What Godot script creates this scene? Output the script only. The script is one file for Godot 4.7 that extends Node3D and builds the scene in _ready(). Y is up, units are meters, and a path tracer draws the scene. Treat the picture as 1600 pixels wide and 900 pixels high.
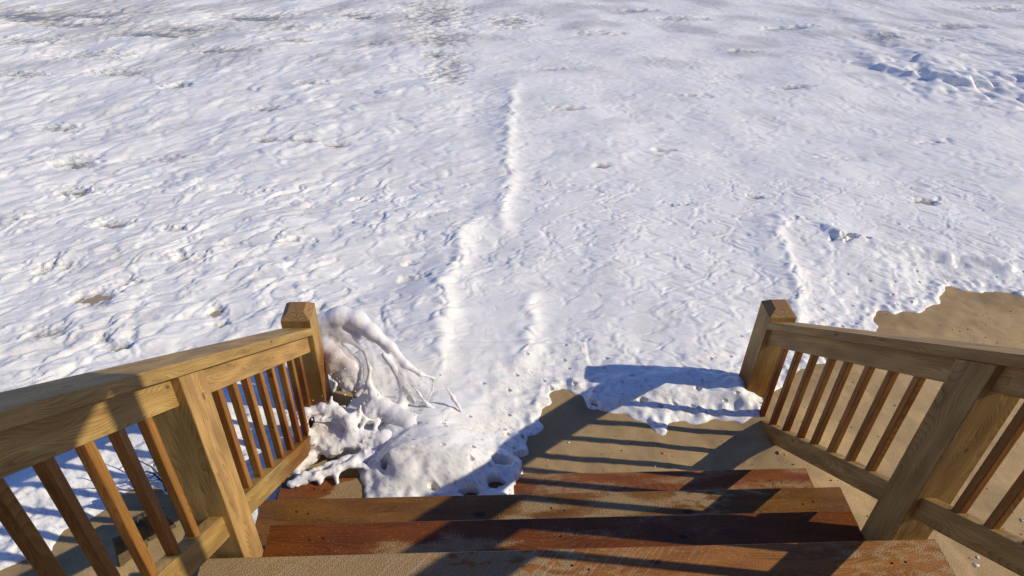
extends Node3D
# A wooden beach stair between two railings, its lower steps under sea foam. y is up, -z is out to sea, metres.

const RAIL_SLOPE := 0.7743
const POST := 0.14
const RAIL_X := 1.1445
const RISE := 0.2064
const RUN := 0.2642
const TREAD_Y := 0.083
const TREAD_Z := 0.387
var rng := RandomNumberGenerator.new()
var taken := {}
var M := {}

# ---------------------------------------------------------------- naming
func numbered(called: String, under: Node) -> String:
	var key := str(under.get_instance_id()) + called
	var n: int = taken.get(key, 0)
	taken[key] = n + 1
	return called if n == 0 else "%s_%03d" % [called, n]

func put(o: Node, called: String, under: Node = self) -> Node:
	o.name = numbered(called, under)
	under.add_child(o, true)
	return o

func tag(o: Node, label: String, category: String, group := "") -> void:
	o.set_meta("label", label)
	o.set_meta("category", category)
	if group != "":
		o.set_meta("group", group)

func structure(o: Node, label: String) -> void:
	o.set_meta("kind", "structure")
	o.set_meta("label", label)

# ---------------------------------------------------------------- mesh gathering
class Soup:
	var v := PackedVector3Array()
	var n := PackedVector3Array()
	var t := PackedVector2Array()
	var c := PackedColorArray()
	var i := PackedInt32Array()
	func add(p: Vector3, nn: Vector3, uv := Vector2.ZERO, col := Color.WHITE) -> int:
		v.append(p); n.append(nn); t.append(uv); c.append(col)
		return v.size() - 1
	func tri(a: int, b: int, d: int) -> void:
		if (v[b] - v[a]).cross(v[d] - v[a]).dot(n[a] + n[b] + n[d]) > 0.0:
			i.append(a); i.append(d); i.append(b)
		else:
			i.append(a); i.append(b); i.append(d)
	func quad(a: int, b: int, d: int, e: int) -> void:
		tri(a, b, d); tri(a, d, e)
	func commit(mesh: ArrayMesh, m: Material) -> ArrayMesh:
		if i.is_empty():
			return mesh
		var a := []
		a.resize(Mesh.ARRAY_MAX)
		a[Mesh.ARRAY_VERTEX] = v; a[Mesh.ARRAY_NORMAL] = n; a[Mesh.ARRAY_TEX_UV] = t; a[Mesh.ARRAY_COLOR] = c; a[Mesh.ARRAY_INDEX] = i
		mesh.add_surface_from_arrays(Mesh.PRIMITIVE_TRIANGLES, a)
		mesh.surface_set_material(mesh.get_surface_count() - 1, m)
		return mesh

func noise(kind: int, freq: float, sd: int, oct := 1) -> FastNoiseLite:
	var f := FastNoiseLite.new()
	f.noise_type = kind
	f.frequency = freq
	f.seed = sd
	if oct > 1:
		f.fractal_type = FastNoiseLite.FRACTAL_FBM
		f.fractal_octaves = oct
	else:
		f.fractal_type = FastNoiseLite.FRACTAL_NONE
	return f

# Rounded lumps with soft creases between them, from noise that crosses zero.
func puff(n: float) -> float:
	return sqrt(n * n + 0.012) - 0.32

# ---------------------------------------------------------------- wood
var nz_a := noise(FastNoiseLite.TYPE_SIMPLEX, 1.0, 11)
var nz_b := noise(FastNoiseLite.TYPE_SIMPLEX, 1.0, 23)
var nz_wet := noise(FastNoiseLite.TYPE_SIMPLEX, 5.0, 31, 2)

# How dark the wood is at u metres along a board and v metres across it: growth rings cut lengthwise.
func ring(u: float, v: float, v0: float, depth: float, freq: float, seed_: float, knots: Array) -> float:
	var k_dark := 0.0
	for k in knots:
		var du: float = (u - k.x) * 0.55
		var dv: float = v - k.y
		var q: float = (du * du + dv * dv) / (k.z * k.z)
		if q < 9.0:
			v += dv * -0.9 * exp(-q * 0.55)
			depth += k.z * 1.6 * exp(-q * 0.5)
			if q < 0.32:
				k_dark = max(k_dark, 1.0 - q / 0.32)
	var w := nz_a.get_noise_2d(u * 1.1 + seed_, seed_ * 3.1)
	var w2 := nz_a.get_noise_2d(u * 3.2 + seed_ * 2.0, v * 14.0)
	var d := depth * (1.0 + 1.1 * w)
	var y := v - v0 + 0.012 * w2
	var r := sqrt(y * y + d * d) * freq + 0.25 * w2
	var f := r - floorf(r)
	var late := f * f * (1.0 - smoothstep(0.93, 1.0, f))
	var fibre := nz_b.get_noise_2d(u * 9.0, v * 420.0 + seed_) * 0.5 + 0.5
	return clampf(late * 0.56 + fibre * 0.18 + k_dark * 1.1 + 0.20 * w2, 0.0, 1.0)

func wood_texture() -> void:
	var w := 2048
	var h := 540
	var img := Image.create(w, h, false, Image.FORMAT_RGB8)
	var bytes := PackedByteArray()
	bytes.resize(w * h * 3)
	var bump := PackedByteArray()
	bump.resize(w * h)
	var light := Color(0.50, 0.345, 0.165)
	var dark := Color(0.215, 0.105, 0.030)
	var lights := [Color(0.53, 0.355, 0.118), Color(0.48, 0.33, 0.100), Color(0.55, 0.35, 0.122), Color(0.46, 0.32, 0.100), Color(0.53, 0.35, 0.126), Color(0.49, 0.32, 0.102)]
	var v0s := [0.03, 0.11, 0.07, -0.04, 0.16, 0.075]
	var ds := [0.035, 0.05, 0.022, 0.075, 0.06, 0.03]
	var knots := [[Vector3(0.7, 0.10, 0.016), Vector3(2.4, 0.03, 0.012)], [Vector3(1.5, 0.05, 0.015)], [Vector3(0.35, 0.09, 0.013), Vector3(2.0, 0.05, 0.017)], [Vector3(2.7, 0.07, 0.012)], [], [Vector3(1.1, 0.035, 0.014), Vector3(2.95, 0.08, 0.012)]]
	var o := 0
	for y in h:
		var band := int(y / 90.0)
		var v := (y - band * 90) / 90.0 * 0.14
		light = lights[band]
		for x in w:
			var u := x / float(w) * 3.2
			var g := ring(u, v, v0s[band], ds[band], 150.0, band * 7.3, knots[band])
			var tone := 0.92 + 0.15 * nz_a.get_noise_2d(u * 2.0 + 40.0, band * 9.0 + v * 9.0) + 0.09 * nz_b.get_noise_2d(u * 3.0, v * 60.0 + band * 5.0)
			var chk := nz_b.get_noise_2d(u * 2.2 + 90.0, v * 210.0)
			if chk > 0.80:
				tone *= 1.0 - 2.2 * (chk - 0.80)
			var c := light.lerp(dark, g) * tone
			bytes[o * 3] = int(clampf(255.0 * pow(c.r, 0.4545), 0, 255))
			bytes[o * 3 + 1] = int(clampf(255.0 * pow(c.g, 0.4545), 0, 255))
			bytes[o * 3 + 2] = int(clampf(255.0 * pow(c.b, 0.4545), 0, 255))
			bump[o] = int(255.0 * (1.0 - g))
			o += 1
	img.set_data(w, h, false, Image.FORMAT_RGB8, bytes)
	M.wood_tex = ImageTexture.create_from_image(img)
	var bm := Image.create_from_data(w, h, false, Image.FORMAT_L8, bump)
	bm.convert(Image.FORMAT_RGBA8)
	bm.bump_map_to_normal_map(1.6)
	M.wood_normal = ImageTexture.create_from_image(bm)

func end_grain_texture() -> ImageTexture:
	var s := 192
	var img := Image.create(s, s, false, Image.FORMAT_RGB8)
	for y in s:
		for x in s:
			var u := x / float(s) - 0.42
			var v := y / float(s) - 0.38
			var r := sqrt(u * u + v * v) * 17.0 + nz_a.get_noise_2d(u * 3.0, v * 3.0) * 0.7
			var f := r - floorf(r)
			var crack: float = 1.0 - smoothstep(0.0, 0.02, absf(u - v * 0.3 + 0.02 * nz_a.get_noise_2d(v * 9.0, 3.0))) * 1.0
			var c := Color(0.36, 0.22, 0.085).lerp(Color(0.13, 0.07, 0.025), clampf(f * f * 0.9 + 0.3 * nz_b.get_noise_2d(u * 40.0, v * 40.0) + crack * 0.5, 0, 1))
			img.set_pixel(x, y, c.linear_to_srgb())
	return ImageTexture.create_from_image(img)

# A tread is wet red-brown wood with sand drying on it; the mask says where the sand lies.
func tread_material(k: int) -> StandardMaterial3D:
	var w := 1024
	var h := 116
	var img := Image.create(w, h, false, Image.FORMAT_RGB8)
	var bump := Image.create(w, h, false, Image.FORMAT_RGBA8)
	var light: Color = [Color(0.21, 0.072, 0.018), Color(0.20, 0.090, 0.018), Color(0.165, 0.052, 0.008), Color(0.33, 0.138, 0.030)][mini(k, 3)]
	var dark: Color = [Color(0.11, 0.028, 0.009), Color(0.05, 0.020, 0.006), Color(0.06, 0.014, 0.004), Color(0.11, 0.036, 0.009)][mini(k, 3)]
	var sand := Color(0.36, 0.25, 0.115)
	var kn: Array = [[Vector3(0.4, 0.2, 0.02)], [Vector3(0.95, 0.10, 0.034), Vector3(1.85, 0.11, 0.03)], [Vector3(0.25, 0.16, 0.02), Vector3(1.6, 0.1, 0.02)], [Vector3(1.55, 0.06, 0.024), Vector3(2.1, 0.2, 0.02)]][mini(k, 3)]
	var v0: float = [0.1, 0.11, 0.15, 0.13][mini(k, 3)]
	for y in h:
		for x in w:
			var u := x / float(w) * 2.56
			var v := y / float(h) * 0.29
			var g := ring(u, v, v0, [0.05, 0.012, 0.04, 0.03][mini(k, 3)], [150.0, 200.0, 120.0, 190.0][mini(k, 3)], 50.0 + k * 5.7, kn)
			var c := light.lerp(dark, g)
			var n1 := nz_a.get_noise_2d(u * 2.3 + k * 20.0, v * 9.0)
			var n2 := nz_b.get_noise_2d(u * 12.0 + k * 5.0, v * 30.0)
			var n3 := nz_b.get_noise_2d(u * 230.0, v * 230.0 + k * 31.0)
			var m := 0.0
			match mini(k, 3):
				0: m = smoothstep(0.22, 0.3, u + 0.08 * n1 + 0.4 * (v - 0.1)) * smoothstep(0.62, 0.5, u) + 0.50 * smoothstep(0.9, 1.2, u) * (0.75 + 0.7 * n1)
				1: m = 0.62 * smoothstep(0.95, 1.25, u + 0.15 * n1) * smoothstep(2.25, 1.7, u + 0.3 * n2) * (0.85 + 0.7 * n1) + 0.25 * maxf(0.0, n1)
				2: m = 0.8 * smoothstep(0.02, 0.07, v + 0.03 * n1 - 0.18 * (0.75 - u)) * smoothstep(0.3, 0.55, u) * smoothstep(1.05, 0.65, u + 0.2 * n1) + 0.35 * smoothstep(0.9, 1.2, u) * smoothstep(2.0, 1.5, u) * (0.6 + n1)
				3: m = 1.3 * smoothstep(1.15, 0.75, u + 0.25 * n1 - 0.5 * v) + 0.75 * smoothstep(1.6, 1.0, u) * (0.55 + 1.1 * n2) + 0.25 * maxf(0.0, n2 + 0.2) + 0.45 * smoothstep(2.15, 2.5, u + n1 * 0.2 - (v - 0.1))
			m = clampf(m, 0.0, 1.0)
			m = smoothstep(0.25, 0.75, m * 0.85 + 0.22 * n3 + 0.10 * n2 - 0.12 * g)
			c = c.lerp(sand * (0.86 + 0.42 * n3), m * 0.93)
			if k == 3:   # pale scratches across the grain
				var s := nz_b.get_noise_2d((u + v * 0.9) * 60.0, v * 5.0)
				c = c.lerp(Color(0.5, 0.4, 0.3), 0.35 * smoothstep(0.62, 0.85, s) * smoothstep(1.9, 1.4, u))
			if nz_b.get_noise_2d(u * 90.0 + 9.0, v * 90.0) > 0.93:
				c = c.lerp(Color(0.45, 0.38, 0.3), 0.55)
			img.set_pixel(x, y, c.linear_to_srgb())
			var b := 0.5 * (1.0 - g) * (1.0 - m) + m * (0.6 + 0.3 * n3)
			bump.set_pixel(x, y, Color(b, b, b))
	bump.bump_map_to_normal_map(2.0)
	var mt := StandardMaterial3D.new()
	mt.albedo_texture = ImageTexture.create_from_image(img)
	mt.normal_enabled = true
	mt.normal_texture = ImageTexture.create_from_image(bump)
	mt.normal_scale = 0.6
	mt.roughness = 0.33 if k != 3 else 0.5
	mt.metallic_specular = 0.35
	return mt

func wood_material(tint: Color, rough: float) -> StandardMaterial3D:
	var m := StandardMaterial3D.new()
	m.albedo_texture = M.wood_tex
	m.albedo_color = tint
	m.normal_enabled = true
	m.normal_texture = M.wood_normal
	m.normal_scale = 0.3
	m.roughness = rough
	m.metallic_specular = 0.3
	m.vertex_color_use_as_albedo = true
	return m

func wet_tone(p: Vector3, level: float) -> Color:
	var w := 1.0 - smoothstep(level - 0.10, level + 0.10, p.y + 0.10 * nz_wet.get_noise_3d(p.x * 3.0, p.y * 0.5, p.z * 3.0))
	return Color.WHITE.lerp(Color(0.60, 0.40, 0.22), w)

# A length of timber: the rectangle 2ha x 2hb in the plane of a and b, its edges rounded by r, drawn along e from the middle of one end.
func timber(s: Soup, ends: Soup, at: Vector3, e: Vector3, a: Vector3, b: Vector3, ha: float, hb: float, r: float, wet := -9.0, shear := 0.0) -> void:
	var prof := []   # [offset a, offset b, normal a, normal b, face, place on that face]
	var per := 0.0
	for k in 4:
		var ca: float = [1, -1, -1, 1][k]
		var cb: float = [1, 1, -1, -1][k]
		for j in 3:
			var th := (k * 0.5 + j * 0.25) * PI
			prof.append([ca * (ha - r) + r * cos(th), cb * (hb - r) + r * sin(th), cos(th), sin(th)])
	var steps: int = maxi(1, int(ceil(e.length() / 0.06)))
	var own := Color(1, 1, 1) * rng.randf_range(0.88, 1.06)
	own.g *= rng.randf_range(0.97, 1.03)
	own.a = 1.0
	var u0 := rng.randf_range(0.0, maxf(0.0, 3.15 - e.length()))
	var cnt := prof.size()
	for f in cnt:
		var p0: Array = prof[f]
		var p1: Array = prof[(f + 1) % cnt]
		var flat: bool = f % 3 == 2
		var width := Vector2(p1[0] - p0[0], p1[1] - p0[1]).length()
		var v0 := 0.0
		if true:
			var band := rng.randi_range(0, 5)
			v0 = (band * 0.14 + rng.randf_range(0.003, maxf(0.004, 0.136 - width))) / 0.84
		var tang := a * float(p1[0] - p0[0]) + b * float(p1[1] - p0[1])
		var row := []
		for k in steps + 1:
			var t := k / float(steps)
			for q in 2:
				var pp: Array = p0 if q == 0 else p1
				var nn := a * float(pp[2]) + b * float(pp[3])
				if flat:
					nn = e.cross(tang).normalized()
					if nn.dot(a * float(p0[0] + p1[0]) + b * float(p0[1] + p1[1])) < 0.0:
						nn = -nn
				else:
					nn = (nn - e.normalized() * nn.dot(e.normalized())).normalized()
				var pos := at + e * t + a * float(pp[0]) + b * float(pp[1])
				var uv := Vector2((u0 + t * e.length()) / 3.2, v0 + q * width / 0.84)
				pos += e.normalized() * (shear * t * float(pp[1]))
				row.append(s.add(pos, nn, uv, wet_tone(pos, wet) * own))
		for k in steps:
			s.quad(row[k * 2], row[k * 2 + 1], row[k * 2 + 3], row[k * 2 + 2])
	for q in 2:
		var base := at + e * float(q)
		var nn := a.cross(b).normalized()
		if nn.dot(e) * (q * 2 - 1) < 0.0:
			nn = -nn
		var c := ends.add(base, nn, Vector2(0.5, 0.5), wet_tone(base, wet))
		var ids := []
		for f in cnt:
			var pos: Vector3 = base + a * float(prof[f][0]) + b * float(prof[f][1]) + e.normalized() * (shear * q * float(prof[f][1]))
			ids.append(ends.add(pos, nn, Vector2(0.5 + prof[f][0] / 0.14, 0.5 + prof[f][1] / 0.14), wet_tone(pos, wet)))
		for f in cnt:
			ends.tri(c, ids[f], ids[(f + 1) % cnt])

func timber_part(called: String, under: Node, mat: Material, at: Vector3, e: Vector3, a: Vector3, b: Vector3, ha: float, hb: float, r := 0.003, wet := -9.0, shear := 0.0) -> MeshInstance3D:
	var s := Soup.new()
	var ends := Soup.new()
	timber(s, ends, at, e, a, b, ha, hb, r, wet, shear)
	var mesh := ArrayMesh.new()
	s.commit(mesh, mat)
	ends.commit(mesh, M.end_grain)
	var o := MeshInstance3D.new()
	o.mesh = mesh
	put(o, called, under)
	return o

# The newel post at the foot of a railing: a square post with its top cut to a blunt pyramid.
func newel(under: Node, x: float, z: float, top: float, wet: float) -> void:
	var s := Soup.new()
	var ends := Soup.new()
	timber(s, ends, Vector3(x, -0.6, z), Vector3(0, 0.6 + top, 0), Vector3.RIGHT, Vector3.BACK, POST / 2, POST / 2, 0.003, wet)
	var i := 0.032
	var h := 0.034
	var lo := []
	var hi := []
	for k in [[1, 1], [-1, 1], [-1, -1], [1, -1]]:
		lo.append(Vector3(x + k[0] * (POST / 2 - 0.001), top + 0.001, z + k[1] * (POST / 2 - 0.001)))
		hi.append(Vector3(x + k[0] * (POST / 2 - i), top + h, z + k[1] * (POST / 2 - i)))
	for k in 4:
		var j := (k + 1) % 4
		var nn: Vector3 = (lo[j] - lo[k]).cross(hi[k] - lo[k]).normalized()
		if nn.y < 0:
			nn = -nn
		var ids := []
		for p: Vector3 in [lo[k], lo[j], hi[j], hi[k]]:
			ids.append(ends.add(p, nn, Vector2(0.5 + (p.x - x) / 0.16, 0.5 + (p.z - z) / 0.16), Color(0.9, 0.85, 0.75)))
		ends.quad(ids[0], ids[1], ids[2], ids[3])
	var tids := []
	for p: Vector3 in hi:
		tids.append(ends.add(p, Vector3.UP, Vector2(0.5 + (p.x - x) / 0.16, 0.5 + (p.z - z) / 0.16), Color(0.85, 0.75, 0.68)))
	ends.quad(tids[0], tids[1], tids[2], tids[3])
	var mesh := ArrayMesh.new()
	s.commit(mesh, M.pine)
	ends.commit(mesh, M.end_grain)
	var o := MeshInstance3D.new()
	o.mesh = mesh
	put(o, "end_post", under)

func railing(side: float, z_end: float, z_mid: float, under_hand: float, far_bal: Array, near_bal: Array, label: String) -> void:
	var t := Node3D.new()
	put(t, "stair_railing")
	tag(t, label, "railing", "")
	var xin := side * RAIL_X
	var xc := side * (RAIL_X + POST / 2)
	var z_top := 3.95
	var up := Vector3.UP
	var ht := func(z: float) -> float: return under_hand + RAIL_SLOPE * (z - z_end)
	var wet_level := 0.36 if side < 0 else 0.22
	newel(t, xc, z_end - POST / 2, 0.655 if side < 0 else 0.598, wet_level - 0.02)
	# middle and top posts, cut off under the handrail
	for zz: float in [z_mid, z_mid + 1.32, z_mid + 2.64]:
		timber_part("post", t, M.pine, Vector3(xc, -0.6, zz - POST / 2), Vector3(0, 0.6 + ht.call(zz - POST / 2) - 0.002, 0), Vector3.RIGHT, Vector3.BACK, POST / 2, POST / 2, 0.004, 0.12, RAIL_SLOPE)
	var th := 0.0474
	timber_part("handrail", t, M.rail, Vector3(xc, ht.call(z_end + 0.001) + th / 2, z_end + 0.001), Vector3(0, RAIL_SLOPE, 1) * (z_top - z_end), Vector3.RIGHT, up, POST / 2 + 0.002, th / 2, 0.005, -9.0)
	var xs := side * (RAIL_X + 0.0266 + 0.019)
	var segs := [[z_end + 0.001, z_mid - POST - 0.001], [z_mid + 0.001, z_mid + 1.32 - POST - 0.001], [z_mid + 1.321, z_mid + 2.64 - POST - 0.001]]
	for g in segs:
		timber_part("upper_rail", t, M.rail, Vector3(xs, ht.call(g[0]) - 0.001 - 0.056, g[0]), Vector3(0, RAIL_SLOPE, 1) * (g[1] - g[0]), Vector3.RIGHT, up, 0.019, 0.0555, 0.004, wet_level)
		timber_part("lower_rail", t, M.rail, Vector3(xs, ht.call(g[0]) - 0.1127 - 0.5164 - 0.0565, g[0]), Vector3(0, RAIL_SLOPE, 1) * (g[1] - g[0]), Vector3.RIGHT, up, 0.0235, 0.0565, 0.004, 0.42 if side < 0 else 0.1)
	var hw := 0.0146
	for z: float in far_bal + near_bal:
		var y0: float = ht.call(z) - 0.1127 - 0.5164 - 0.012
		var y1: float = ht.call(z) - 0.1127 + 0.012
		timber_part("baluster", t, M.baluster, Vector3(xs + side * 0.002 + rng.randf_range(-0.001, 0.001), y0, z - 0.0036), Vector3(rng.randf_range(-0.002, 0.002), y1 - y0, rng.randf_range(-0.003, 0.003)), Vector3.RIGHT, Vector3.BACK, 0.0135, 0.0160, 0.004, wet_level + 0.14)

# ---------------------------------------------------------------- ground, water, foam
var n_base := noise(FastNoiseLite.TYPE_SIMPLEX, 0.55, 3, 2)
var n_mid := noise(FastNoiseLite.TYPE_SIMPLEX, 3.4, 5, 3)
var n_lump := noise(FastNoiseLite.TYPE_CELLULAR, 7.5, 7)
var n_warp := noise(FastNoiseLite.TYPE_SIMPLEX, 5.0, 9)
var n_dimple := noise(FastNoiseLite.TYPE_SIMPLEX, 9.5, 27)
var n_b1 := noise(FastNoiseLite.TYPE_SIMPLEX, 3.6, 51)
var n_b2 := noise(FastNoiseLite.TYPE_SIMPLEX, 7.4, 52)
var n_b3 := noise(FastNoiseLite.TYPE_SIMPLEX, 15.5, 54)
var n_fine := noise(FastNoiseLite.TYPE_SIMPLEX, 34.0, 13, 2)
var n_lace := noise(FastNoiseLite.TYPE_SIMPLEX, 6.0, 17, 3)
var n_lace2 := noise(FastNoiseLite.TYPE_SIMPLEX, 19.0, 18, 2)
var n_edge := noise(FastNoiseLite.TYPE_SIMPLEX, 9.0, 19, 2)
var n_lobe := noise(FastNoiseLite.TYPE_SIMPLEX, 6.5, 20)
var n_patch := noise(FastNoiseLite.TYPE_SIMPLEX, 0.8, 21, 2)

# where the foam ends on the sand: x, z pairs, from far right round to far left
const SHORE := [60.0, -0.2, 14.0, -0.75, 8.0, -0.95, 5.5, -1.0, 4.2, -1.02, 3.364, -1.10, 3.21, -1.144, 3.047, -1.175, 2.913, -1.22, 2.775, -1.045, 2.64, -1.0, 2.554, -0.915, 2.289, -0.945, 2.196, -0.805, 2.235, -0.731, 2.17, -0.72, 2.047, -0.733, 1.836, -0.719, 1.721, -0.45, 1.606, -0.382, 1.543, -0.367, 1.40, -0.23, 1.35, -0.216, 1.246, -0.135, 1.226, 0.015, 1.169, 0.027, 0.946, 0.008, 0.789, 0.005, 0.732, 0.026, 0.698, 0.025, 0.632, 0.09, 0.585, 0.067, 0.561, 0.013, 0.531, -0.01, 0.483, -0.034, 0.33, -0.061, 0.207, -0.206, 0.157, -0.246, 0.083, -0.223, 0.048, -0.151, -0.008, 0.022, -0.08, 0.086, -0.079, 0.179, -0.154, 0.218, -0.111, 0.331, -0.119, 0.407, -0.185, 0.501, -0.22, 0.60, -0.84, 0.60, -0.866, 0.457, -0.905, 0.39, -0.945, 0.313, -0.939, 0.235, -1.038, 0.204, -1.174, 0.148, -1.268, 0.125, -1.306, 0.206, -1.3, 0.341, -1.29, 0.86, -1.5, 0.84, -1.68, 0.5, -1.897, 0.367, -2.011, 0.382, -2.097, 0.504, -2.213, 0.602, -2.212, 0.698, -2.409, 0.769, -2.8, 0.95, -3.6, 1.2, -6.0, 1.5, -14.0, 2.0, -60.0, 3.0, -60.0, -80.0, 60.0, -80.0]
var sdf := PackedFloat32Array()
const SX := 190
const SZ := 110
const SX0 := -3.4
const SZ0 := -1.9
const SD := 0.036

func shore_distance(x: float, z: float) -> float:
	var best := 1e9
	var inside := false
	var n := SHORE.size() / 2
	var j := n - 1
	for i in n:
		var ax: float = SHORE[j * 2]
		var az: float = SHORE[j * 2 + 1]
		var bx: float = SHORE[i * 2]
		var bz: float = SHORE[i * 2 + 1]
		var ex := bx - ax
		var ez := bz - az
		var t := clampf(((x - ax) * ex + (z - az) * ez) / (ex * ex + ez * ez), 0.0, 1.0)
		var dx := x - ax - t * ex
		var dz := z - az - t * ez
		best = minf(best, dx * dx + dz * dz)
		if (az > z) != (bz > z) and x < (bx - ax) * (z - az) / (bz - az) + ax:
			inside = not inside
		j = i
	return sqrt(best) if inside else -sqrt(best)

func build_sdf() -> void:
	sdf.resize(SX * SZ)
	for j in SZ:
		for i in SX:
			sdf[j * SX + i] = shore_distance(SX0 + i * SD, SZ0 + j * SD)

func shore(x: float, z: float) -> float:
	var fx := (x - SX0) / SD
	var fz := (z - SZ0) / SD
	if fz < 0.0:
		return minf(1.0, -0.7 - z)
	if fx < 0.0 or fx >= SX - 1 or fz >= SZ - 1:
		return shore_distance(x, z)
	var i := int(fx)
	var j := int(fz)
	fx -= i
	fz -= j
	var o := j * SX + i
	return lerpf(lerpf(sdf[o], sdf[o + 1], fx), lerpf(sdf[o + SX], sdf[o + SX + 1], fx), fz)

func bell(x: float, z: float, cx: float, cz: float, sx: float, sz: float) -> float:
	var a := (x - cx) / sx
	var b := (z - cz) / sz
	var q := a * a + b * b
	return exp(-q) if q < 12.0 else 0.0

func sand_height(x: float, z: float) -> float:
	var y := 0.010 * n_base.get_noise_2d(x * 2.0, z * 2.0) + 0.004 * n_mid.get_noise_2d(x * 1.5, z * 1.5)
	if z < -0.3:
		y -= minf(0.055 * (-0.3 - z), 1.4)
	if z > 0.5:
		y += 0.02 * smoothstep(0.5, 2.0, z)
	if absf(x) < 4.5 and z > -1.6 and z < 2.0:
		y -= 0.003 * smoothstep(0.35, 0.9, n_dimple.get_noise_2d(x * 0.8 + 50.0, z * 0.8)) + 0.002 * n_edge.get_noise_2d(x * 0.7, z * 0.7)
	if x > 0.7 and x < 2.2:
		y += 0.05 * bell(x, z, 1.30, 0.55, 0.22, 0.5) + 0.03 * bell(x, z, 1.25, 0.1, 0.2, 0.2)
	if x < -1.3 and z > 0.0:
		y += 0.03 * bell(x, z, -1.75, 0.8, 0.4, 0.4)
	return y

func water_level(x: float, z: float) -> float:
	var y := -0.012 * clampf(-0.3 - z, 0.0, 30.0) - 0.005
	if z < -8.0:
		y += 0.22 * exp(-pow((z + 13.0 + 0.8 * n_base.get_noise_2d(x * 0.3, 4.0)) / 1.6, 2.0))   # a low line of surf beyond the frame
	return y

func line_bump(x: float, z: float, pts: Array, r: float) -> float:
	var best := 1e9
	var k := 0
	var at := 0.0
	var n := pts.size() / 2 - 1
	while k < n:
		var ax: float = pts[k * 2]
		var az: float = pts[k * 2 + 1]
		var ex: float = pts[k * 2 + 2] - ax
		var ez: float = pts[k * 2 + 3] - az
		var t := clampf(((x - ax) * ex + (z - az) * ez) / (ex * ex + ez * ez), 0.0, 1.0)
		var dx := x - ax - t * ex
		var dz := z - az - t * ez
		var d := dx * dx + dz * dz
		if d < best:
			best = d
			at = (k + t) / n
		k += 1
	return exp(-best / (r * r)) * smoothstep(0.0, 0.18, at) * smoothstep(1.0, 0.86, at)

const RIDGE_A := [0.15, -5.0, 0.05, -4.4, 0.0, -3.8, -0.06, -2.9, -0.05, -2.6, -0.11, -2.27, -0.16, -2.0, -0.1, -1.7]
const RIDGE_B := [-0.25, -2.1, -0.43, -1.78, -0.47, -1.45, -0.55, -1.15, -0.53, -0.8, -0.57, -0.5, -0.55, -0.2]
const RIDGE_C := [0.05, -1.2, -0.01, -0.9, 0.0, -0.7, -0.05, -0.48, -0.04, -0.3]
const RIDGE_D := [1.98, -2.1, 1.93, -1.9, 1.83, -1.5, 1.86, -1.3, 1.76, -1.0, 1.72, -0.8, 1.66, -0.6]
const RIDGE_E := [2.2, -1.95, 2.35, -1.70, 2.6, -1.62, 2.9, -1.55, 3.2, -1.45, 3.6, -1.3]
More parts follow.
